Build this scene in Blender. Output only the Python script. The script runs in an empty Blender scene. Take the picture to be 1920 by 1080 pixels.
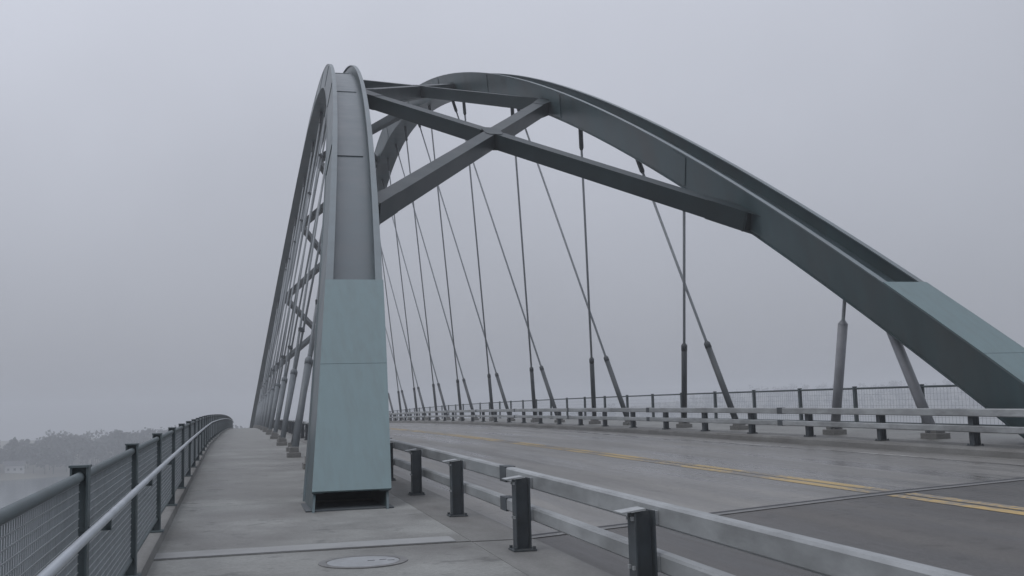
import bpy, bmesh, math, random
from mathutils import Vector, Matrix
random.seed(7)
scene = bpy.context.scene
C = scene.collection

# ------------------------------------------------------------------ camera
EYE = 1.6
YAW, PITCH, ROLL, FPX = 0.256587, 0.116030, -0.028136, 1937.521
F = Vector((math.sin(YAW)*math.cos(PITCH), math.cos(YAW)*math.cos(PITCH), math.sin(PITCH)))
R0 = Vector((math.cos(YAW), -math.sin(YAW), 0)); U0 = R0.cross(F)
Rv = R0*math.cos(ROLL) + U0*math.sin(ROLL); Uv = U0*math.cos(ROLL) - R0*math.sin(ROLL)
cam_data = bpy.data.cameras.new('camera'); cam = bpy.data.objects.new('camera', cam_data); C.objects.link(cam)
cam_data.sensor_width = 36.0; cam_data.lens = FPX/1920*36; cam_data.clip_start = 0.05; cam_data.clip_end = 8000
cam.matrix_world = Matrix(((Rv.x, Uv.x, -F.x, 0), (Rv.y, Uv.y, -F.y, 0), (Rv.z, Uv.z, -F.z, EYE), (0, 0, 0, 1)))
scene.camera = cam

# ------------------------------------------------------------------ overcast sky, soft sun, exposure
SUN_EL, SUN_AZ = math.radians(52), math.radians(250)
world = bpy.data.worlds.new('World'); scene.world = world; world.use_nodes = True
wn, wl = world.node_tree.nodes, world.node_tree.links
wn.clear()
out = wn.new('ShaderNodeOutputWorld'); bg = wn.new('ShaderNodeBackground'); wl.new(bg.outputs[0], out.inputs[0])
sky = wn.new('ShaderNodeTexSky'); sky.sky_type = 'NISHITA'; sky.sun_disc = False
sky.sun_elevation = SUN_EL; sky.sun_rotation = SUN_AZ; sky.dust_density = 4; sky.air_density = 1.0
skys = wn.new('ShaderNodeVectorMath'); skys.operation = 'SCALE'; skys.inputs['Scale'].default_value = 0.08
wl.new(sky.outputs[0], skys.inputs[0])
tc = wn.new('ShaderNodeTexCoord'); sep = wn.new('ShaderNodeSeparateXYZ'); wl.new(tc.outputs['Generated'], sep.inputs[0])
clampz = wn.new('ShaderNodeClamp'); wl.new(sep.outputs['Z'], clampz.inputs[0])
def wmath(op, a, b=None, c=None):
    q = wn.new('ShaderNodeMath'); q.operation = op
    for k_, v in enumerate((a, b, c)):
        if v is None: continue
        if isinstance(v, (int, float)): q.inputs[k_].default_value = v
        else: wl.new(v, q.inputs[k_])
    return q.outputs[0]
sp = wmath('POWER', clampz.outputs[0], 0.6); s3 = wmath('POWER', clampz.outputs[0], 3.0)
lowsky = wmath('MULTIPLY_ADD', sp, 0.66, 0.29)                    # overcast: dull at the horizon, brightest overhead
cie0 = wmath('MULTIPLY_ADD', s3, 0.28, lowsky)
side_ = wmath('MULTIPLY_ADD', sep.outputs['X'], -0.16, 1.0)        # brighter towards the veiled sun
cie = wmath('MULTIPLY', cie0, side_)
cn = wn.new('ShaderNodeTexNoise'); cn.inputs['Scale'].default_value = 2.2; cn.inputs['Detail'].default_value = 4; wl.new(tc.outputs['Generated'], cn.inputs['Vector'])
cm = wn.new('ShaderNodeMath'); cm.operation = 'MULTIPLY_ADD'; cm.inputs[1].default_value = 0.34; cm.inputs[2].default_value = 0.83; wl.new(cn.outputs[0], cm.inputs[0])
lum = wn.new('ShaderNodeMath'); lum.operation = 'MULTIPLY'; wl.new(cie, lum.inputs[0]); wl.new(cm.outputs[0], lum.inputs[1])
cloud = wn.new('ShaderNodeVectorMath'); cloud.operation = 'SCALE'; cloud.inputs[0].default_value = (0.945, 0.985, 1.11); wl.new(lum.outputs[0], cloud.inputs['Scale'])
mixw = wn.new('ShaderNodeMix'); mixw.data_type = 'RGBA'; mixw.inputs[0].default_value = 0.93
wl.new(skys.outputs[0], mixw.inputs[6]); wl.new(cloud.outputs[0], mixw.inputs[7]); wl.new(mixw.outputs[2], bg.inputs[0])
bg.inputs[1].default_value = 1.0
sd = bpy.data.lights.new('sun', 'SUN'); sun = bpy.data.objects.new('sun', sd); C.objects.link(sun)
sd.energy = 0.6; sd.angle = math.radians(35); sd.color = (1.0, 0.97, 0.94)
sun.location = (0, -20, 60)
sdir = Vector((math.sin(SUN_AZ)*math.cos(SUN_EL), math.cos(SUN_AZ)*math.cos(SUN_EL), math.sin(SUN_EL)))
sun.rotation_euler = (-sdir).to_track_quat('-Z', 'Y').to_euler()
vs = scene.view_settings; vs.view_transform = 'Standard'; vs.look = 'None'; vs.exposure = 0.0; vs.gamma = 1.0; vs.use_curve_mapping = False
scene.cycles.volume_bounces = 1
scene.cycles.max_bounces = 8

# ------------------------------------------------------------------ materials
def mat(name, base, rough=0.6, metal=0.0, var=0.18, scale=3.0, streak=None, bump=0.0, bscale=60, dirt=None, dirt_amt=0.0, dscale=0.8, spec=0.5, grain=0.0, damp=0.0, dlo=0.45, dhi=0.72, spots=0.0, tracks=0.0):
    m = bpy.data.materials.new(name); m.use_nodes = True; n, l = m.node_tree.nodes, m.node_tree.links
    b = n['Principled BSDF']; b.inputs['Roughness'].default_value = rough; b.inputs['Metallic'].default_value = metal
    b.inputs['Specular IOR Level'].default_value = spec
    t = n.new('ShaderNodeTexCoord'); mp = n.new('ShaderNodeMapping'); l.new(t.outputs['Object'], mp.inputs[0])
    if streak: mp.inputs['Scale'].default_value = streak
    ns = n.new('ShaderNodeTexNoise'); ns.inputs['Scale'].default_value = scale; ns.inputs['Detail'].default_value = 6; ns.inputs['Roughness'].default_value = 0.6
    l.new(mp.outputs[0], ns.inputs['Vector'])
    r = n.new('ShaderNodeValToRGB'); e = r.color_ramp.elements
    e[0].position, e[1].position = 0.3, 0.7
    e[0].color = (*[c*(1-var) for c in base], 1); e[1].color = (*[c*(1+var) for c in base], 1)
    l.new(ns.outputs[0], r.inputs[0]); col = r.outputs[0]
    if dirt:
        d = n.new('ShaderNodeTexNoise'); d.inputs['Scale'].default_value = dscale; d.inputs['Detail'].default_value = 8; d.inputs['Roughness'].default_value = 0.65
        l.new(mp.outputs[0], d.inputs['Vector'])
        dr = n.new('ShaderNodeMapRange'); dr.inputs[1].default_value = dlo; dr.inputs[2].default_value = dhi; dr.inputs[4].default_value = dirt_amt
        l.new(d.outputs[0], dr.inputs[0])
        mx = n.new('ShaderNodeMix'); mx.data_type = 'RGBA'; l.new(dr.outputs[0], mx.inputs[0]); l.new(col, mx.inputs[6]); mx.inputs[7].default_value = (*dirt, 1); col = mx.outputs[2]
    if grain:
        g = n.new('ShaderNodeTexNoise'); g.inputs['Scale'].default_value = 26; g.inputs['Detail'].default_value = 5; g.inputs['Roughness'].default_value = .75
        l.new(t.outputs['Object'], g.inputs['Vector'])
        gm = n.new('ShaderNodeMapRange'); gm.inputs[1].default_value = .25; gm.inputs[2].default_value = .75; gm.inputs[3].default_value = 1-grain; gm.inputs[4].default_value = 1+grain; l.new(g.outputs[0], gm.inputs[0])
        gs = n.new('ShaderNodeVectorMath'); gs.operation = 'SCALE'; l.new(col, gs.inputs[0]); l.new(gm.outputs[0], gs.inputs['Scale']); col = gs.outputs[0]
    if spots:          # oil drips, gum, small scabs
        sv = n.new('ShaderNodeTexNoise'); sv.inputs['Scale'].default_value = 3.1; sv.inputs['Detail'].default_value = 3; sv.inputs['Roughness'].default_value = .55; l.new(t.outputs['Object'], sv.inputs['Vector'])
        sm = n.new('ShaderNodeMapRange'); sm.inputs[1].default_value = .60; sm.inputs[2].default_value = .70; sm.inputs[3].default_value = 1; sm.inputs[4].default_value = 1-spots; l.new(sv.outputs[0], sm.inputs[0])
        ss = n.new('ShaderNodeVectorMath'); ss.operation = 'SCALE'; l.new(col, ss.inputs[0]); l.new(sm.outputs[0], ss.inputs['Scale']); col = ss.outputs[0]
    if tracks:         # polished wheel paths
        sx = n.new('ShaderNodeSeparateXYZ'); l.new(t.outputs['Object'], sx.inputs[0])
        wv = n.new('ShaderNodeMath'); wv.operation = 'MULTIPLY_ADD'; wv.inputs[1].default_value = 2*math.pi/1.85; wv.inputs[2].default_value = -2*math.pi/1.85*(8.92+.925+.9); l.new(sx.outputs[0], wv.inputs[0])
        cs = n.new('ShaderNodeMath'); cs.operation = 'COSINE'; l.new(wv.outputs[0], cs.inputs[0])
        tk = n.new('ShaderNodeMath'); tk.operation = 'MULTIPLY_ADD'; tk.inputs[1].default_value = tracks; tk.inputs[2].default_value = 1.0; l.new(cs.outputs[0], tk.inputs[0])
        ts_ = n.new('ShaderNodeVectorMath'); ts_.operation = 'SCALE'; l.new(col, ts_.inputs[0]); l.new(tk.outputs[0], ts_.inputs['Scale']); col = ts_.outputs[0]
    l.new(col, b.inputs['Base Color'])
    rr = n.new('ShaderNodeMapRange'); rr.inputs[3].default_value = rough-0.1; rr.inputs[4].default_value = min(1, rough+0.12); l.new(ns.outputs[0], rr.inputs[0]); ro = rr.outputs[0]
    if damp and dirt:
        dm = n.new('ShaderNodeMath'); dm.operation = 'MULTIPLY'; dm.inputs[1].default_value = damp; l.new(dr.outputs[0], dm.inputs[0])
        sb = n.new('ShaderNodeMath'); sb.operation = 'SUBTRACT'; l.new(ro, sb.inputs[0]); l.new(dm.outputs[0], sb.inputs[1]); ro = sb.outputs[0]
    l.new(ro, b.inputs['Roughness'])
    if bump:
        bn = n.new('ShaderNodeTexNoise'); bn.inputs['Scale'].default_value = bscale; bn.inputs['Detail'].default_value = 4; l.new(t.outputs['Object'], bn.inputs['Vector'])
        bp = n.new('ShaderNodeBump'); bp.inputs['Strength'].default_value = bump; bp.inputs['Distance'].default_value = 0.01; l.new(bn.outputs[0], bp.inputs['Height']); l.new(bp.outputs[0], b.inputs['Normal'])
    return m
M = {}
M['paint'] = mat('blue_green_steel_paint', (0.036, 0.062, 0.068), 0.38, var=0.25, scale=1.1, streak=(1, 1, 0.25), dirt=(0.045, 0.040, 0.036), dirt_amt=0.7, dscale=0.35)
M['cover'] = mat('pale_blue_green_cover_paint', (0.106, 0.158, 0.165), 0.5, var=0.07, scale=2.2, streak=(5, 1, 0.22), dirt=(0.085, 0.115, 0.117), dirt_amt=0.5, dscale=1.4)
M['flange'] = mat('flange_edge_paint', (0.105, 0.132, 0.142), 0.4, var=0.15, scale=1.0, dirt=(0.06, 0.068, 0.07), dirt_amt=0.5, dscale=0.6)
M['recess'] = mat('dull_steel_paint', (0.048, 0.070, 0.079), 0.36, var=0.2, scale=1.4, streak=(1, 1, 0.3), dirt=(0.055, 0.068, 0.075), dirt_amt=0.55)
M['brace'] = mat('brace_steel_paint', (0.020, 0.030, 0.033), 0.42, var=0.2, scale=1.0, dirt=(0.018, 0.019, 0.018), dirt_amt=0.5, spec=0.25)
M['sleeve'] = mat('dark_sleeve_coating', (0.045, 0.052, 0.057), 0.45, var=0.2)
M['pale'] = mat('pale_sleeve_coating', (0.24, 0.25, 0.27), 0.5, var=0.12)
M['socket'] = mat('sky_lit_sleeve_grey', (0.12, 0.135, 0.145), 0.5, var=0.15)  # left sleeves and collars: open-sky light put into a lighter grey
M['cable'] = mat('grey_strand_jacket', (0.23, 0.25, 0.265), 0.5, var=0.12, scale=8)
M['post'] = mat('weathered_post_steel', (0.045, 0.055, 0.062), 0.6, var=0.3, scale=5, dirt=(0.075, 0.07, 0.062), dirt_amt=0.5, dscale=3)
M['rail'] = mat('galvanized_rail_steel', (0.30, 0.315, 0.32), 0.42, metal=0.1, var=0.25, scale=3.0, streak=(1, 0.35, 1), dirt=(0.13, 0.135, 0.135), dirt_amt=0.85, dscale=2.2)
M['pipe'] = mat('galvanized_pipe', (0.42, 0.45, 0.48), 0.35, metal=0.35, var=0.12, scale=3)
M['fence'] = mat('dark_fence_paint', (0.07, 0.09, 0.095), 0.55, var=0.25, scale=4)
M['wire'] = mat('fence_wire', (0.19, 0.21, 0.22), 0.5, var=0.15, scale=6)
M['concrete'] = mat('sidewalk_concrete', (0.212, 0.216, 0.205), 0.68, var=0.16, scale=0.9, bump=0.35, bscale=90, dirt=(0.105, 0.102, 0.093), dirt_amt=0.95, dscale=0.5, spec=0.4, grain=.26, damp=.25, dlo=.42, dhi=.62, spots=.34)
M['kerb'] = mat('kerb_concrete', (0.165, 0.165, 0.158), 0.75, var=0.2, scale=2.5, streak=(1, .4, 1), bump=0.35, bscale=80, dirt=(0.10, 0.095, 0.088), dirt_amt=0.85, dscale=0.9, spec=0.35, grain=.18)
M['joint'] = mat('joint_rubber', (0.025, 0.026, 0.03), 0.7, var=0.3)
M['plate'] = mat('joint_cover_steel', (0.235, 0.24, 0.238), 0.55, var=0.14, scale=2.0, dirt=(0.17, 0.168, 0.16), dirt_amt=0.9, dscale=0.9)
M['iron'] = mat('cast_iron_ring', (0.13, 0.13, 0.128), 0.6, var=0.3, scale=8)
M['lid'] = mat('lid_steel', (0.25, 0.26, 0.27), 0.5, var=0.2, scale=6, dirt=(0.15, 0.15, 0.15), dirt_amt=0.6, dscale=4)
M['soil'] = mat('shore_ground', (0.10, 0.095, 0.07), 0.9, var=0.3, scale=0.03)
M['housewall'] = mat('pale_house_wall', (0.42, 0.42, 0.41), 0.8, var=0.06)
M['houseroof'] = mat('dark_house_roof', (0.08, 0.08, 0.085), 0.8, var=0.15)
M['glass'] = mat('dark_window_glass', (0.03, 0.035, 0.04), 0.1, var=0.1)
M['bark'] = mat('bark', (0.07, 0.06, 0.05), 0.9, var=0.3)
M['leaf'] = mat('wood_foliage', (0.022, 0.027, 0.022), 0.85, var=0.35, scale=0.15)

# road: grey concrete with long wheel-path streaks and damp patches
def road_mat():
    m = mat('road_concrete', (0.168, 0.163, 0.153), 0.55, var=0.3, scale=1.0, streak=(1.8, 0.13, 1), bump=0.35, bscale=70, dirt=(0.078, 0.074, 0.070), dirt_amt=0.9, dscale=0.6, spec=0.5, grain=.3, damp=.4, dlo=.42, dhi=.64, spots=.25, tracks=-.09)
    return m
M['road'] = road_mat()
M['asphalt'] = mat('approach_asphalt', (0.084, 0.080, 0.075), 0.58, var=0.25, scale=1.0, streak=(1.8, 0.13, 1), bump=0.4, bscale=90, dirt=(0.042, 0.040, 0.039), dirt_amt=0.9, dscale=0.6, spec=0.3, grain=.3, damp=.3, dlo=.42, dhi=.64, spots=.25, tracks=-.08)
def paint_line(name, col, keep):
    m = bpy.data.materials.new(name); m.use_nodes = True; n, l = m.node_tree.nodes, m.node_tree.links; b = n['Principled BSDF']
    b.inputs['Roughness'].default_value = 0.65
    t = n.new('ShaderNodeTexCoord'); ns = n.new('ShaderNodeTexNoise'); ns.inputs['Scale'].default_value = 9; ns.inputs['Detail'].default_value = 8; ns.inputs['Roughness'].default_value = .7
    l.new(t.outputs['Object'], ns.inputs['Vector'])
    n2 = n.new('ShaderNodeTexNoise'); n2.inputs['Scale'].default_value = 0.35; n2.inputs['Detail'].default_value = 3; l.new(t.outputs['Object'], n2.inputs['Vector'])
    ad = n.new('ShaderNodeMath'); ad.operation = 'ADD'; l.new(ns.outputs[0], ad.inputs[0]); l.new(n2.outputs[0], ad.inputs[1])
    r = n.new('ShaderNodeMapRange'); r.inputs[1].default_value = keep; r.inputs[2].default_value = keep+0.16; l.new(ad.outputs[0], r.inputs[0])
    mx = n.new('ShaderNodeMix'); mx.data_type = 'RGBA'; l.new(r.outputs[0], mx.inputs[0]); mx.inputs[6].default_value = (*col, 1); mx.inputs[7].default_value = (0.145, 0.14, 0.133, 1)
    l.new(mx.outputs[2], b.inputs['Base Color']); return m
M['yellow'] = paint_line('worn_yellow_paint', (0.35, 0.255, 0.11), 0.945)
M['yellow_strong'] = paint_line('less_worn_yellow_paint', (0.38, 0.265, 0.10), 1.06)
M['white'] = paint_line('worn_white_paint', (0.36, 0.36, 0.35), 0.90)
def water_mat():
    m = bpy.data.materials.new('lake_water'); m.use_nodes = True; n, l = m.node_tree.nodes, m.node_tree.links; b = n['Principled BSDF']
    b.inputs['Base Color'].default_value = (0.03, 0.045, 0.05, 1); b.inputs['Roughness'].default_value = 0.18; b.inputs['IOR'].default_value = 1.33
    t = n.new('ShaderNodeTexCoord'); mp = n.new('ShaderNodeMapping'); mp.inputs['Scale'].default_value = (1, 0.5, 1); l.new(t.outputs['Object'], mp.inputs[0])
    ns = n.new('ShaderNodeTexNoise'); ns.inputs['Scale'].default_value = 0.35; ns.inputs['Detail'].default_value = 6; l.new(mp.outputs[0], ns.inputs['Vector'])
    bp = n.new('ShaderNodeBump'); bp.inputs['Strength'].default_value = 0.25; bp.inputs['Distance'].default_value = 0.6; l.new(ns.outputs[0], bp.inputs['Height']); l.new(bp.outputs[0], b.inputs['Normal'])
    return m
M['water'] = water_mat()

# ------------------------------------------------------------------ helpers
def mesh(name, verts, faces, m=None, smooth=False):
    me = bpy.data.meshes.new(name); me.from_pydata([tuple(v) for v in verts], [], faces)
    bm = bmesh.new(); bm.from_mesh(me); bmesh.ops.recalc_face_normals(bm, faces=bm.faces); bm.to_mesh(me); bm.free()
    if m: me.materials.append(M[m])
    if smooth: me.polygons.foreach_set('use_smooth', [True]*len(me.polygons))
    return me
def link(name, me, parent=None, loc=(0, 0, 0), rot=None):
    o = bpy.data.objects.new(name, me); C.objects.link(o); o.location = loc
    if rot: o.rotation_euler = rot
    if parent: o.parent = parent
    return o
def tag(o, label=None, cat=None, group=None, kind=None):
    for k_, v in (('label', label), ('category', cat), ('group', group), ('kind', kind)):
        if v: o[k_] = v
    return o
def thing(name, label, cat, loc=(0, 0, 0), group=None):
    return tag(link(name, None, None, loc), label, cat, group)
def box_data(x0, x1, y0, y1, z0, z1):
    v = [(x, y, z) for x in (x0, x1) for y in (y0, y1) for z in (z0, z1)]
    return v, [(0, 1, 3, 2), (4, 6, 7, 5), (0, 4, 5, 1), (2, 3, 7, 6), (0, 2, 6, 4), (1, 5, 7, 3)]
def boxes(name, lst, m, bevel=0.0):
    V, Fs = [], []
    for b in lst:
        v, f = box_data(*b); k_ = len(V); V += v; Fs += [tuple(i+k_ for i in q) for q in f]
    me = mesh(name, V, Fs, m)
    if bevel:
        bm = bmesh.new(); bm.from_mesh(me); bmesh.ops.bevel(bm, geom=bm.edges[:], offset=bevel, segments=2, affect='EDGES', profile=.6); bm.to_mesh(me); bm.free()
    return me
def sweep(sections, closed=True, caps=True):
    """sections: list of rings (equal length) of points"""
    n = len(sections[0]); V = [p for s in sections for p in s]; Fs = []
    for i in range(len(sections)-1):
        for j in range(n if closed else n-1):
            a, b = i*n+j, i*n+(j+1) % n
            Fs.append((a, b, b+n, a+n))
    if caps and closed:
        Fs.append(tuple(range(n))); Fs.append(tuple(range(len(V)-n, len(V))))
    return V, Fs
def tube(name, pts, rad, m, seg=10, caps=True):
    pts = [Vector(p) for p in pts]; secs = []
    rads = rad if isinstance(rad, (list, tuple)) else [rad]*len(pts)
    for i, p in enumerate(pts):
        t = (pts[min(i+1, len(pts)-1)]-pts[max(i-1, 0)]).normalized()
        a = t.cross(Vector((0.0, 0.3, 1)) if abs(t.z) < .9 else Vector((1, 0, 0))).normalized(); b = t.cross(a)
        secs.append([p+(a*math.cos(q)+b*math.sin(q))*rads[i] for q in [2*math.pi*k_/seg for k_ in range(seg)]])
    v, f = sweep(secs, True, caps)
    me = mesh(name, v, f, m)
    for p in me.polygons: p.use_smooth = len(p.vertices) == 4
    return me
def frange(a, b, step):
    n = max(1, int(round((b-a)/step))); return [a+(b-a)*i/n for i in range(n+1)]

# ------------------------------------------------------------------ bridge geometry (X across, Y along, Z up; metres)
K, YC = 9.877e-05, 70.639
ZC = K*YC*YC
XC = 8.92
XCA, YCA, WH, TA, H, L, P = 8.806, 81.30, 7.230, 0.17389, 23.62, 64.605, 1.885       # arch axis
def deckz(y): return ZC - K*(y-YC)**2
X_ROAD0, X_ROAD1 = 3.22, 14.62          # kerb faces
def roadz(x):                           # crowned and slightly tilted cross-section
    if x < XC: return -0.17 + (x-X_ROAD0)/(XC-X_ROAD0)*0.20
    return 0.03 + (x-XC)/(X_ROAD1-XC)*0.11
def rightz(x): return 0.31 + (x-X_ROAD1)*0.022
def edge_x(y): return -0.74 - 0.012*max(0, min(y, 45))     # outer edge of the near sidewalk
Y0, Y1 = -16.0, 190.0

def strip(name, ys, xz, m, parent=None):
    """sheet following the deck: xz(y) -> list of (x, z offset)"""
    V, Fs = [], []
    n = len(xz(0))
    for y in ys:
        for x, z in xz(y): V.append((x, y, deckz(y)+z))
    for i in range(len(ys)-1):
        for j in range(n-1):
            a = i*n+j; Fs.append((a, a+1, a+n+1, a+n))
    me = mesh(name, V, Fs, m)
    # sheets face up
    if me.polygons and sum(p.normal.z for p in me.polygons) < 0: me.flip_normals()
    return link(name, me, parent)
def slab(name, y0, y1, prof, m, parent, step=2.0):
    """closed prism along the deck; prof(y) -> ring of (x, z offset)"""
    secs = [[(x, y, deckz(y)+z) for x, z in prof(y)] for y in frange(y0, y1, step)]
    v, f = sweep(secs); return link(name, mesh(name, v, f, m), parent)

# --- road
def jy(x): return 12.72 + 0.158*(x-X_ROAD0)          # the road joint runs slightly askew
def pavement(name, ya, yb, m):
    xs = (X_ROAD0-.05, 4, 5, 6, 7, 8, XC, 10, 11, 12, 13, 14, X_ROAD1+.05); nr = 100; V = []
    for q in range(nr+1):
        for x in xs:
            a, b = ya(x), yb(x); y = a+(b-a)*q/nr; V.append((x, y, deckz(y)+roadz(x)))
    n = len(xs)
    me = mesh(name, V, [(q*n+c, q*n+c+1, q*n+n+c+1, q*n+n+c) for q in range(nr) for c in range(n-1)], m)
    if sum(p.normal.z for p in me.polygons) < 0: me.flip_normals()
    return tag(link(name, me), kind='structure')
road = pavement('road', jy, lambda x: Y1, 'road')
approach = pavement('approach_road', lambda x: Y0, jy, 'asphalt')
JY = 11.45
def joint_strip(d0, d1, m, z):
    xs = frange(X_ROAD0, X_ROAD1, .6); V = []
    for x in xs:
        for d_ in (d0, d1): y = jy(x)+d_; V.append((x, y, deckz(y)+roadz(x)+z))
    me = mesh('road_joint', V, [(2*q, 2*q+1, 2*q+3, 2*q+2) for q in range(len(xs)-1)], m)
    if me.polygons[0].normal.z < 0: me.flip_normals()
    link('road_joint', me, road)
joint_strip(-.05, .07, 'joint', .009); joint_strip(-.22, -.06, 'iron', .009)
for (xa, xb, mm) in ((XC+.06, XC+.27, 'yellow'), (XC+.36, XC+.57, 'yellow'), (13.62, 13.74, 'white'), (4.18, 4.30, 'white')):
    o = strip('lane_marking', frange(Y0, jy(xa)-.32, 2), lambda y: [(xa, roadz(xa)+.005), (xb, roadz(xb)+.005)], 'yellow_strong' if mm == 'yellow' else mm, approach)
    o = strip('lane_marking', frange(jy(xb)+.08, Y1, 2), lambda y: [(xa, roadz(xa)+.005), (xb, roadz(xb)+.005)], mm, road)
# --- deck body under everything
deck = slab('bridge_deck', Y0, Y1, lambda y: [(edge_x(y)-.22, -.17), (X_ROAD0, -.19), (XC, -.02), (X_ROAD1, .10), (18.98, .12), (18.98, -.5), (16.5, -.9), (1.5, -.9), (edge_x(y)-.22, -.5)], 'kerb', None, 4)
tag(deck, kind='structure')
# --- near sidewalk: slabs with open joints, metal cover plate at the expansion joint
walk = tag(link('sidewalk', None), kind='structure')
bounds = [Y0, -9.0, 1.2, JY]
y = JY+1.02
cuts = [(Y0, -9.01), (-8.99, 1.19), (1.21, JY)]
ys = [JY+.06] + [JY+.06+5.6] + [JY+.06+5.6+10.2*i for i in range(1, 17)]
for a, b in zip(ys[:-1], ys[1:]): cuts.append((a+.008, b-.008))
for a, b in cuts:
    slab('sidewalk_slab', a, b, lambda y: [(edge_x(y)-.2, 0.0), (2.46, 0.0), (2.46, -.168), (edge_x(y)-.2, -.168)], 'concrete', walk)
    slab('kerb_slab', a, b, lambda y: [(2.472, -.004), (X_ROAD0-.035, -.012), (X_ROAD0, -.05), (X_ROAD0+.012, -.166), (2.472, -.166)], 'kerb', walk)
slab('joint_seal', JY, JY+.06, lambda y: [(edge_x(y)-.19, -.022), (2.45, -.022), (2.45, -.16), (edge_x(y)-.19, -.16)], 'joint', walk, .06)
slab('joint_cover_plate', JY+.075, JY+.50, lambda y: [(edge_x(y)-.14, .011), (2.3, .011), (2.3, -.001), (edge_x(y)-.14, -.001)], 'plate', walk, .8)
# --- outer upstand below the near fence
slab('upstand', Y0, Y1, lambda y: [(edge_x(y)-.2, .001), (edge_x(y)-.005, .001), (edge_x(y)-.02, .10), (edge_x(y)-.2, .10)], 'kerb', walk, 4)
# --- far kerb and far sidewalk
fwalk = tag(link('sidewalk_far', None), kind='structure')
slab('kerb_slab', Y0, Y1, lambda y: [(X_ROAD1-.01, .12), (X_ROAD1, rightz(X_ROAD1)-.05), (X_ROAD1+.05, rightz(X_ROAD1)), (15.4, rightz(15.4)), (15.4, .12)], 'kerb', fwalk, 4)
slab('sidewalk_slab', Y0, Y1, lambda y: [(15.412, .125), (15.412, rightz(15.4)+.002), (18.95, rightz(18.95)), (18.95, .125)], 'concrete', fwalk, 4)

# --- round handhole cover in the near sidewalk
hh = thing('handhole_cover', 'round flush steel cover set in the sidewalk before the expansion joint', 'manhole cover', (1.16, 10.52, deckz(10.52)))
def disc_ring(r0, r1, z0, z1, n=40):
    secs = [[(r*math.cos(t), r*math.sin(t), z) for r, z in ((r1, z0), (r1, z1), (r0, z1), (r0, z0))] for t in [2*math.pi*i/n for i in range(n+1)]]
    return sweep(secs, True, False)
v, f = disc_ring(.365, .44, -.01, .006); link('ring', mesh('ring', v, f, 'iron'), hh)
v, f = disc_ring(.001, .355, -.01, .004); lid = link('lid', mesh('lid', v, f, 'lid'), hh)
for px, py in ((.08, .02), (.20, .04), (.27, -.03)):
    link('pick_slot', boxes('pick_slot', [(-.035, .035, -.014, .014, .0035, .0055)], 'joint'), lid, (px, py, 0))

# ------------------------------------------------------------------ arch ribs
def ax(y):
    u = max(abs(y-YCA)/L, 1e-6); z = ZC+H*(1-u**P); s = -H*P*u**(P-1)/L*(1 if y > YCA else -1)
    d = 1.26-.2185*u; w = 1.394-.282*u
    q = math.hypot(1, s); return z, s, d, w, (-s/q, 1/q)
def rib_pt(side, y, a, n):
    """a: sideways from the rib axis (+ towards the road); n: along the arch normal (+ outwards)"""
    z, s, d, w, nn = ax(y); yy, zz = y+nn[0]*n, z+nn[1]*n
    xo = WH - TA*(zz-ZC) - a
    return Vector((XCA+side*xo, yy, zz))
YA0, YA1 = 13.2, 2*YCA-13.2
RY = frange(YA0, YA1, 1.5)
def plate_sweep(name, side, ys, sec, m, parent):
    secs = []
    for y in ys:
        _, _, d, w, _ = ax(y); secs.append([rib_pt(side, y, a, n) for a, n in sec(d, w)])
    v, f = sweep(secs); return link(name, mesh(name, v, f, m), parent)
YCOV = 21.75; YFOOT = 15.97
ARCH = {}
HANG0, HSTEP = 23.8, 10.15
NODES = [26.9+15.54*i for i in range(8)]
LEAN = (.53, .505, .47, .455, .44, .44, .45, .46, .455, .415, .36, .29)   # how far each cable leans, from the near end
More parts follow.
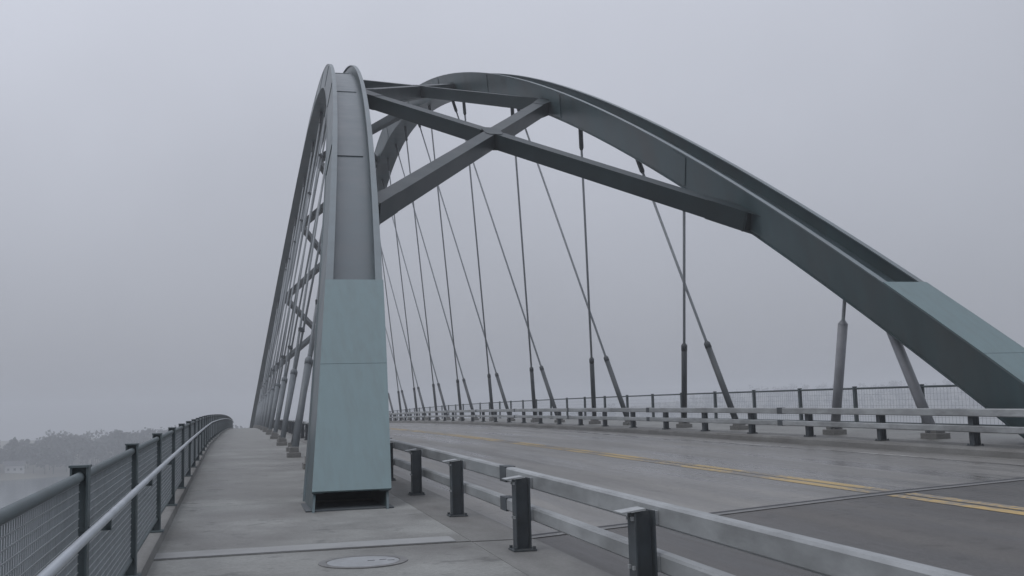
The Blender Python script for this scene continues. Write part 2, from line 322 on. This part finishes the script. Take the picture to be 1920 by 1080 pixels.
for side, lab in ((-1, 'left steel arch rising from the sidewalk, pale blue-green cover plate at its foot'), (1, 'right steel arch beyond the road, descending to the lower right of the picture')):
    A = thing('steel_arch', lab, 'bridge arch', (0, 0, 0), 'arches of the bridge'); ARCH[side] = A
    for s in (-1, 1):
        plate_sweep('web', side, RY, lambda d, w: [(s*w/2, -d/2), (s*w/2, d/2), (s*(w/2-.035), d/2), (s*(w/2-.035), -d/2)], 'paint', A)
        plate_sweep('flange', side, frange(YFOOT+.02, 2*YCA-YFOOT-.02, 1.5), lambda d, w: [(s*(w/2+.02), d/2+.001), (s*(w/2+.02), d/2+.036), (s*(w/2-.13), d/2+.036), (s*(w/2-.13), d/2+.001)], 'flange', A)
    plate_sweep('bottom_plate', side, RY, lambda d, w: [(-w/2-.03, -d/2-.04), (w/2+.03, -d/2-.04), (w/2+.03, -d/2-.002), (-w/2-.03, -d/2-.002)], 'paint', A)
    plate_sweep('top_plate', side, frange(YCOV+.01, 2*YCA-YCOV-.01, 1.5), lambda d, w: [(-w/2+.037, d/2-.44), (w/2-.037, d/2-.44), (w/2-.037, d/2-.40), (-w/2+.037, d/2-.40)], 'recess', A)
    YS = 18.9
    for yf in (15.62, 2*YCA-15.62):
        zf_ = deckz(yf)+(.0 if side < 0 else rightz(15.4)); xf_ = XCA+side*(WH+.05)
        link('base_plate', boxes('base_plate', [(-.64, .64, -.16, 1.2, -.03, .02)], 'post', .006), A, (xf_, yf, zf_))
    for ya, yb in ((YFOOT, YS-.005), (YS+.005, YCOV), (2*YCA-YCOV, 2*YCA-YS-.005), (2*YCA-YS+.005, 2*YCA-YFOOT)):
        cv = plate_sweep('cover_plate', side, frange(ya, yb, 1.5), lambda d, w: [(-w/2-.03, d/2+.038), (w/2+.03, d/2+.038), (w/2+.03, d/2+.062), (-w/2-.03, d/2+.062)], 'cover', A)
        cv['label'] = 'pale blue-green plate closing the foot of the rib'
        if yb == YCOV or ya == 2*YCA-YCOV: plate_sweep('end_plate', side, [yb-.03, yb] if yb == YCOV else [ya, ya+.03], lambda d, w: [(-w/2+.04, d/2-.43), (w/2-.04, d/2-.43), (w/2-.04, d/2+.03), (-w/2+.04, d/2+.03)], 'cover', A)
    # splice plates on the webs and across the recess
    for ys_ in [YCA+o for o in (-50.4, -40.2, -30.2, -19.8, -10, 0, 10, 19.8, 30.2, 40.2, 50.4)]:
        for s in (-1, 1):
            plate_sweep('splice_plate', side, [ys_-.42, ys_, ys_+.42], lambda d, w: [(s*(w/2+.002), -d/2+.08), (s*(w/2+.002), d/2-.06), (s*(w/2+.026), d/2-.06), (s*(w/2+.026), -d/2+.08)], 'paint', A)
        plate_sweep('splice_plate', side, [ys_-.42, ys_, ys_+.42], lambda d, w: [(-w/2+.2, d/2-.398), (w/2-.2, d/2-.398), (w/2-.2, d/2-.375), (-w/2+.2, d/2-.375)], 'recess', A)
    # stay cables: two per panel point, one leaning back and one leaning on
    def plane(y, z, off): return Vector((XCA+side*(WH-TA*(z-ZC)-off), y, z))
    zoff = 0.0 if side < 0 else 0.34
    lines = []
    for i in range(12):
        yn = HANG0+HSTEP*i
        for kind, yb, sl in (('near', yn+2.05, -LEAN[i]), ('far', yn-2.1, LEAN[11-i])):
            zb = deckz(yb)+zoff; t = 0.0
            for _ in range(400):        # walk up the cable to the underside of the rib
                yy, zz = yb+sl*t, zb+t
                if yy < YA0 or yy > YA1: break
                z_, s_, d_, w_, n_ = ax(yy)
                if zz > z_ - (d_/2+.02)*math.hypot(1, s_): break
                t += .06
            lines.append((kind, yb, zb, sl, t, i))
    for kind, yb, zb, sl, t, hi in lines:
        off = .07 if kind == 'near' else -.07
        p0, p1 = plane(yb-.02*sl, zb-.02, off), plane(yb+sl*(t+.3), zb+t+.3, off)
        hg = link('hanger', tube('hanger', [p0, p1], .05, 'cable', 8), A)
        ts = min(2.95, t-.15); q0, q1 = plane(yb, zb, off), plane(yb+sl*ts, zb+ts, off)
        first = side > 0 and hi == 0
        link('sleeve', tube('sleeve', [q0, q1], .13 if first else .105, 'pale' if first else ('socket' if side < 0 else 'sleeve'), 12), hg)  # left sleeves use the tone with sky light painted in
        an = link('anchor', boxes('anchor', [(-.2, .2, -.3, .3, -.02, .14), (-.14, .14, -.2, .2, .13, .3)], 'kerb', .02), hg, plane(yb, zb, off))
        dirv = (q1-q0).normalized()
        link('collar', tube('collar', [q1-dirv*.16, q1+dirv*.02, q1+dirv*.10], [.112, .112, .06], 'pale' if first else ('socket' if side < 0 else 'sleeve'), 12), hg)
        q2 = plane(yb+sl*t, zb+t, off)
        if t > 4.5:
            link('socket', tube('socket', [q2-dirv*1.15, q2-dirv*1.05, q2+dirv*.2], [.06, .095, .095], 'sleeve', 10), hg)
    for i in range(len(lines)):         # clamps where two cables cross
        for j in range(i+1, len(lines)):
            a, b = lines[i], lines[j]
            if a[0] == b[0]: continue
            # yb_a + sl_a*(z-zb_a) = yb_b + sl_b*(z-zb_b)
            z = (b[1]-b[3]*b[2]-a[1]+a[3]*a[2])/(a[3]-b[3])
            if side < 0 and a[2]+3.3 < z < min(a[2]+a[4], b[2]+b[4])-1.0:
                yy = a[1]+a[3]*(z-a[2])
                link('clamp', boxes('clamp', [(-.13, .13, -.07, .07, -.10, .10)], 'sleeve', .02), A, plane(yy, z, 0))

# ------------------------------------------------------------------ X braces between the ribs
def beam(name, p0, p1, w, h, m, parent, up):
    t = (p1-p0).normalized(); a = t.cross(up).normalized(); b = a.cross(t).normalized()
    secs = [[p+a*i*w/2+b*j*h/2 for i, j in ((-1, -1), (1, -1), (1, 1), (-1, 1))] for p in (p0, p1)]
    v, f = sweep(secs); return link(name, mesh(name, v, f, m), parent)
ordn = ('nearest', 'second', 'third', 'fourth', 'fifth', 'sixth', 'farthest')
for i in range(7):
    ya, yb = NODES[i], NODES[i+1]
    X = thing('cross_brace', f'{ordn[i]} X-shaped steel brace spanning between the two arches, counted from the camera', 'cross brace', (0, 0, 0), 'braces between the arches')
    def nd(side, y):
        d, w = ax(y)[2:4]; return rib_pt(side, y, w/2, -.22)
    La, Lb, Ra, Rb = nd(-1, ya), nd(-1, yb), nd(1, ya), nd(1, yb)
    wa, wb = XCA-La.x, XCA-Lb.x; mid = La.lerp(Rb, wa/(wa+wb))
    up = (Lb-La).cross(Ra-La); up = up if up.z > 0 else -up; up.normalize()
    t1 = (Rb-La).normalized(); t2 = (Ra-Lb).normalized()
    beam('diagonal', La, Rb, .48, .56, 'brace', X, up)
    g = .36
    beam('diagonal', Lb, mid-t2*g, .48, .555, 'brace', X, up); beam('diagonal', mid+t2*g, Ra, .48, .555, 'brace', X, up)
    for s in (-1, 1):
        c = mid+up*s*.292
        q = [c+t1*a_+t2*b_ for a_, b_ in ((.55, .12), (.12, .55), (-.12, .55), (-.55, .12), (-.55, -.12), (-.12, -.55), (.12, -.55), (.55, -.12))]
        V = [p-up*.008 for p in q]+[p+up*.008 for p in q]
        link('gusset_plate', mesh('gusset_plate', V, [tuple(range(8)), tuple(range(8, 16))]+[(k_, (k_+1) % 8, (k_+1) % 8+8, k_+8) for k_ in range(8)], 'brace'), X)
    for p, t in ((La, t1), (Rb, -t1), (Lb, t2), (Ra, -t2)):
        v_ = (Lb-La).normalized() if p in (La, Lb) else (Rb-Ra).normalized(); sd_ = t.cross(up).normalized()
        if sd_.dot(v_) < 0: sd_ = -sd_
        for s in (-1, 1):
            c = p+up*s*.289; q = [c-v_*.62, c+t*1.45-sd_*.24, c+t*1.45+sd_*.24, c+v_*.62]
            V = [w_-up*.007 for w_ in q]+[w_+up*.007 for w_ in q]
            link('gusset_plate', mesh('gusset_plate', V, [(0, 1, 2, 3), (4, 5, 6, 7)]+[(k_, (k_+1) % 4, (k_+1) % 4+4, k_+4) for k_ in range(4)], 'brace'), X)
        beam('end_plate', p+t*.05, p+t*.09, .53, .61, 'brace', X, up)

# ------------------------------------------------------------------ guardrails
def i_post(h, top_slope=0.0):
    w, dpt, t = .15, .16, .012
    prof = [(-w/2, -dpt/2), (w/2, -dpt/2), (w/2, -dpt/2+t), (t/2, -dpt/2+t), (t/2, dpt/2-t), (w/2, dpt/2-t), (w/2, dpt/2), (-w/2, dpt/2), (-w/2, dpt/2-t), (-t/2, dpt/2-t), (-t/2, -dpt/2+t), (-w/2, -dpt/2+t)]
    # web runs across the bridge; profile (along, across)
    V = [(b, a, 0) for a, b in prof]+[(b, a, h+b*top_slope) for a, b in prof]
    n = len(prof)
    return V, [tuple(range(n)), tuple(range(n, 2*n))]+[(i, (i+1) % n, (i+1) % n+n, i+n) for i in range(n)]
def guardrail(side, xpost, zf, y_first, step, count, label, hpost):
    G = thing('guardrail', label, 'guardrail', (0, 0, 0), 'two-rail guardrails')
    s = 1 if side < 0 else -1           # rails on the road side of the posts
    v, f = i_post(hpost, s*.12); pm = mesh('post', v, f, 'post'); bm_ = boxes('base_plate', [(-.125, .125, -.12, .12, 0, .018)]+[(a-.015, a+.015, b-.015, b+.015, .018, .045) for a in (-.1, .1) for b in (-.095, .095)], 'post', .003)
    cap = boxes('cap', [(-.095, .095, -.085, .085, hpost+.012, hpost+.024)], 'rail', .003)
    clip = boxes('rail_bracket', [(.08 if s > 0 else -.11, .11 if s > 0 else -.08, -.06, .06, .30, .42), (.08 if s > 0 else -.11, .11 if s > 0 else -.08, -.06, .06, .64, .74)]+[(min(-s*.08, -s*.098), max(-s*.08, -s*.098), by-.014, by+.014, bz-.014, bz+.014) for by in (-.045, .045) for bz in (.34, .69)], 'rail')
    for i in range(count):
        y = y_first+step*i; p = link('post', pm, G, (xpost, y, deckz(y)+zf))
        link('base_plate', bm_, p); link('rail_bracket', clip, p)
        c = link('cap', cap, p); c.rotation_euler = (0, -s*math.atan(.12), 0)
    yend = y_first+step*(count-1)
    xr0, xr1 = (xpost+.112, xpost+.222) if s > 0 else (xpost-.222, xpost-.112)
    def rail(name, z0, z1):
        b = .018
        secs = [[(x, y, deckz(y)+zf+z) for x, z in ((xr0+b, z0), (xr1-b, z0), (xr1, z0+b), (xr1, z1-b), (xr1-b, z1), (xr0+b, z1), (xr0, z1-b), (xr0, z0+b))] for y in frange(y_first-1.6, yend, 3)]
        v, f = sweep(secs); return link(name, mesh(name, v, f, 'rail'), G)
    r1 = rail('top_rail', .62, .785); r2 = rail('lower_rail', .29, .43)
    for i in range(0, count, 3):        # sleeves where rail lengths meet
        y = y_first+step*i+step*.36
        if y > yend: break
        for par, z0, z1 in ((r1, .612, .793), (r2, .282, .438)):
            link('rail_sleeve', boxes('rail_sleeve', [(xr0-.007, xr1+.007, -.14, .14, z0, z1)], 'post', .004), par, (0, y, deckz(y)+zf), (2*K*(YC-y), 0, 0))
    return G
guardrail(-1, 2.83, -.006, 0.42, 3.41, 44, 'near guardrail beside the sidewalk, running from lower right to behind the left arch foot', .735)
guardrail(1, 14.98, rightz(14.98)+.0, 15.6-3.31*3, 3.31, 46, 'far guardrail along the opposite edge of the road', .735)

# ------------------------------------------------------------------ pedestrian fences
def mesh_panel(length, h, pitch=.05, t=.003):
    V, Fs = [], []
    def bar(a):
        v, f = box_data(*a); k_ = len(V); V.extend(v); Fs.extend([tuple(i+k_ for i in q) for q in f])
    n = int(length/pitch)
    for i in range(n+1):
        y = .06+(length-.12)*i/n; bar((-t, t, y-t, y+t, .16, h))
    k_ = int((h-.16)/pitch)
    for j in range(k_+1):
        z = .16+(h-.16)*j/k_; bar((t+.0005, t+.0055, .06, length-.06, z-t, z+t))
    return mesh('mesh_panel', V, Fs, 'wire')
def fence(side, xf, zf, y_first, step, count, h, label, handrail=None):
    Fz = thing('fence', label, 'fence', (0, 0, 0), 'pedestrian fences')
    pm = boxes('post', [(-.05, .05, -.006, .006, 0, h+.055), (-.05, -.038, -.05, .05, 0, h+.055), (.038, .05, -.05, .05, 0, h+.055)], 'fence')
    panel = mesh_panel(step, h-.03) if handrail else mesh_panel(step, h-.03, .15, .002)
    bp = boxes('base_plate', [(-.09, .09, -.09, .09, 0, .02)], 'fence', .004)
    cap = boxes('cap', [(-.056, .056, -.056, .056, h+.055, h+.068)], 'fence')
    ins = 1 if side < 0 else -1
    arm = boxes('bracket', [(min(0, ins*.17), max(0, ins*.17), -.014, .014, .78, .805), (min(ins*.145, ins*.175), max(ins*.145, ins*.175), -.014, .014, .78, .84)], 'fence')
    for i in range(count):
        y = y_first+step*i; p = link('post', pm, Fz, (xf(y), y, deckz(y)+zf))
        link('base_plate', bp, p); link('cap', cap, p)
        if handrail: link('bracket', arm, p)
        if i < count-1:
            y2 = y+step; ang = math.atan2(xf(y2)-xf(y), step)
            o = link('mesh_panel', panel, Fz, (xf(y), y, deckz(y)+zf)); o.rotation_euler = (math.atan2(deckz(y2)-deckz(y), step), 0, -ang)
            o['kind'] = 'stuff'
    yend = y_first+step*(count-1)
    for nm, z, r in (('top_rail', h, .03), ('bottom_rail', .15, .022)):
        link(nm, tube(nm, [(xf(y), y, deckz(y)+zf+z) for y in frange(y_first, yend, 2)], r, 'fence', 8), Fz)
    if handrail:
        link('handrail', tube('handrail', [(xf(y)+ins*.16, y, deckz(y)+zf+handrail) for y in frange(y_first, yend, 2)], .024, 'pipe', 10), Fz)
    return Fz
fence(-1, lambda y: edge_x(y)-.09, .10, 6.5-3.33*3, 3.33, 48, 1.09, 'dark mesh fence with a pale handrail along the outer edge of the sidewalk', .86)
fence(1, lambda y: 18.78, rightz(18.78), 32.5-3.36*7, 3.36, 43, 1.2, 'far mesh fence seen beyond the road between the stay cables')

# ------------------------------------------------------------------ lake, shores, far wood
WATER = -24.0
v = [(1380*math.cos(t), 1380*math.sin(t), WATER) for t in [2*math.pi*i/96 for i in range(96)]]
water = link('lake', mesh('lake', v, [tuple(range(96))], 'water')); tag(water, kind='structure')
if water.data.polygons[0].normal.z < 0: water.data.flip_normals()
def shore_r(az):            # distance of the waterline from the camera
    d = math.degrees(az)
    pts = [(-100, 560), (-30, 470), (-12, 520), (-6, 545), (0, 600), (5, 800), (12, 980), (22, 1060), (45, 1040), (70, 900), (110, 700)]
    for (a, r), (b, s) in zip(pts[:-1], pts[1:]):
        if a <= d <= b: return r+(s-r)*(d-a)/(b-a)
    return 560
def land_z(az, dr):
    d = math.degrees(az); rise = 1.0 if d < 14 else 1.0+min(1, (d-14)/14)*2.9
    if dr < 0: return WATER-1.2
    return WATER + min(dr, 12)*.13 + rise*(9.5*(1-math.exp(-dr/110)))
azs = [math.radians(a) for a in range(-100, 111, 2)]
V, Fs = [], []; rings = (-12, 0, 12, 40, 90, 160, 260, 420)
for az in azs:
    for dr in rings:
        r = min(shore_r(az)+dr, 1340); V.append((r*math.sin(az), r*math.cos(az), land_z(az, dr)+random.uniform(-.4, .4)*(dr > 20)))
n = len(rings)
for i in range(len(azs)-1):
    for j in range(n-1): Fs.append((i*n+j, i*n+j+1, (i+1)*n+j+1, (i+1)*n+j))
land = link('far_shore', mesh('far_shore', V, Fs, 'soil')); tag(land, kind='structure')
if sum(p.normal.z for p in land.data.polygons) < 0: land.data.flip_normals()

def tree_geo(V, Fs, base, h, crown, n, rng):
    x, y, z = base
    k_ = len(V); r = h*.022
    for q in range(4): V.append((x+r*math.cos(q*1.57), y+r*math.sin(q*1.57), z-.6))
    V.append((x, y, z+h*.85))
    for q in range(4): Fs.append((k_+q, k_+(q+1) % 4, k_+4))
    lobes = [(rng.uniform(-.55, .55)*crown, rng.uniform(-.55, .55)*crown, rng.uniform(.34, .82)*h, rng.uniform(.4, .7)*crown) for _ in range(5)]
    for _ in range(n):
        lx, ly, lz, lr = rng.choice(lobes)
        d = Vector((rng.gauss(0, 1), rng.gauss(0, 1), rng.gauss(0, .9))).normalized()*lr*rng.uniform(.5, 1)
        c = Vector((x+lx, y+ly, z+lz))+d
        if c.z < z+h*.12: continue
        a = Vector((rng.gauss(0, 1), rng.gauss(0, 1), rng.gauss(0, 1))).normalized()*rng.uniform(.5, 1.15); b = a.cross(Vector((rng.gauss(0, 1), rng.gauss(0, 1), rng.gauss(0, 1)))).normalized()*rng.uniform(.5, 1.0)
        k_ = len(V); V += [c-a, c+b, c+a, c-b]; Fs.append((k_, k_+1, k_+2, k_+3))
rng = random.Random(3)
V, Fs = [], []
def treetop(az):
    d = math.degrees(az)
    if d < -11: return 11.5
    if d < -9.5: return 14
    return 17
def add_wood(d0, d1, count, dr0, dr1, nl, hs=1.0):
    for _ in range(count):
        az = math.radians(rng.uniform(d0, d1)); dr = rng.uniform(dr0, dr1)**1.0; r = min(shore_r(az)+dr, 1330)
        if abs(math.degrees(az)+10.95) < .62 and dr < 26: continue
        h = treetop(az)*rng.uniform(.62, .92)*hs
        tree_geo(V, Fs, (r*math.sin(az), r*math.cos(az), land_z(az, dr)), h, h*rng.uniform(.28, .42), nl, rng)
add_wood(-16, 1, 260, 4, 70, 150)
add_wood(-16, -2, 90, 70, 160, 60, .85)
add_wood(-60, -16, 120, 6, 60, 50)
add_wood(-2, 24, 220, 6, 110, 60)
add_wood(24, 48, 330, 8, 170, 80, 1.05)
add_wood(48, 100, 130, 10, 100, 40)
wood = link('far_wood', mesh('far_wood', V, Fs, 'leaf')); tag(wood, 'hazy dark wood along the far shores of the lake', 'wood', kind='stuff')
for px, hh_, lab in ((-11.0, 17.5, 'tall slim tree standing above the far shore at the left edge'), (-6.1, 19.5, 'tallest tree of the far shore, just left of the fence crest')):
    az = math.radians(px); r = shore_r(az)+14; base = (r*math.sin(az), r*math.cos(az), land_z(az, 14))
    T = thing('tree', lab, 'tree', base, 'tall trees on the far shore')
    link('trunk', tube('trunk', [(0, 0, -.5), (.1, 0, hh_*.45), (-.1, .1, hh_*.9)], [.38, .25, .05], 'bark', 7), T)
    tv, tf = [], []; tree_geo(tv, tf, (0, 0, 0), hh_, hh_*.2, 260, rng); tv = tv[5:]; tf = [tuple(i-5 for i in q) for q in tf[4:]]
    link('crown', mesh('crown', tv, tf, 'leaf'), T)
# pale house on the far shore
az = math.radians(-10.95); r = shore_r(az)+11
HS = thing('house', 'small pale house with a dark roof on the far shore at the left edge', 'house', (r*math.sin(az), r*math.cos(az), land_z(az, 11)))
HS.rotation_euler = (0, 0, -az); HS.scale = (.75, .75, .75)
link('wall', boxes('wall', [(-5.5, 5.5, 0, 7, -.5, 4.6)], 'housewall'), HS)
V, Fs = [(-6, -.5, 4.55), (6, -.5, 4.55), (6, 7.5, 4.55), (-6, 7.5, 4.55), (-6, 3.5, 7.4), (6, 3.5, 7.4)], [(0, 1, 5, 4), (2, 3, 4, 5), (0, 4, 3), (1, 2, 5), (0, 3, 2, 1)]
link('roof', mesh('roof', V, Fs, 'houseroof'), HS)
for wx in (-3.6, 0, 3.6): link('window', boxes('window', [(wx-.6, wx+.6, -.06, .05, 1.6, 3.0)], 'glass'), HS)

# ------------------------------------------------------------------ misty air
hv, hf = box_data(-1450, 1450, -1450, 1450, WATER-3, 27)
hz = link('haze', mesh('haze', hv, hf)); tag(hz, 'pale damp mist filling the air over the lake and bridge', 'haze', kind='stuff')
hm = bpy.data.materials.new('mist'); hm.use_nodes = True; hn = hm.node_tree.nodes; hn.clear()
ho = hn.new('ShaderNodeOutputMaterial'); pv = hn.new('ShaderNodeVolumePrincipled'); hm.node_tree.links.new(pv.outputs[0], ho.inputs['Volume'])
pv.inputs['Color'].default_value = (0.80, 0.82, 0.85, 1); pv.inputs['Density'].default_value = 0.0014; pv.inputs['Anisotropy'].default_value = 0.0
hz.data.materials.append(hm)
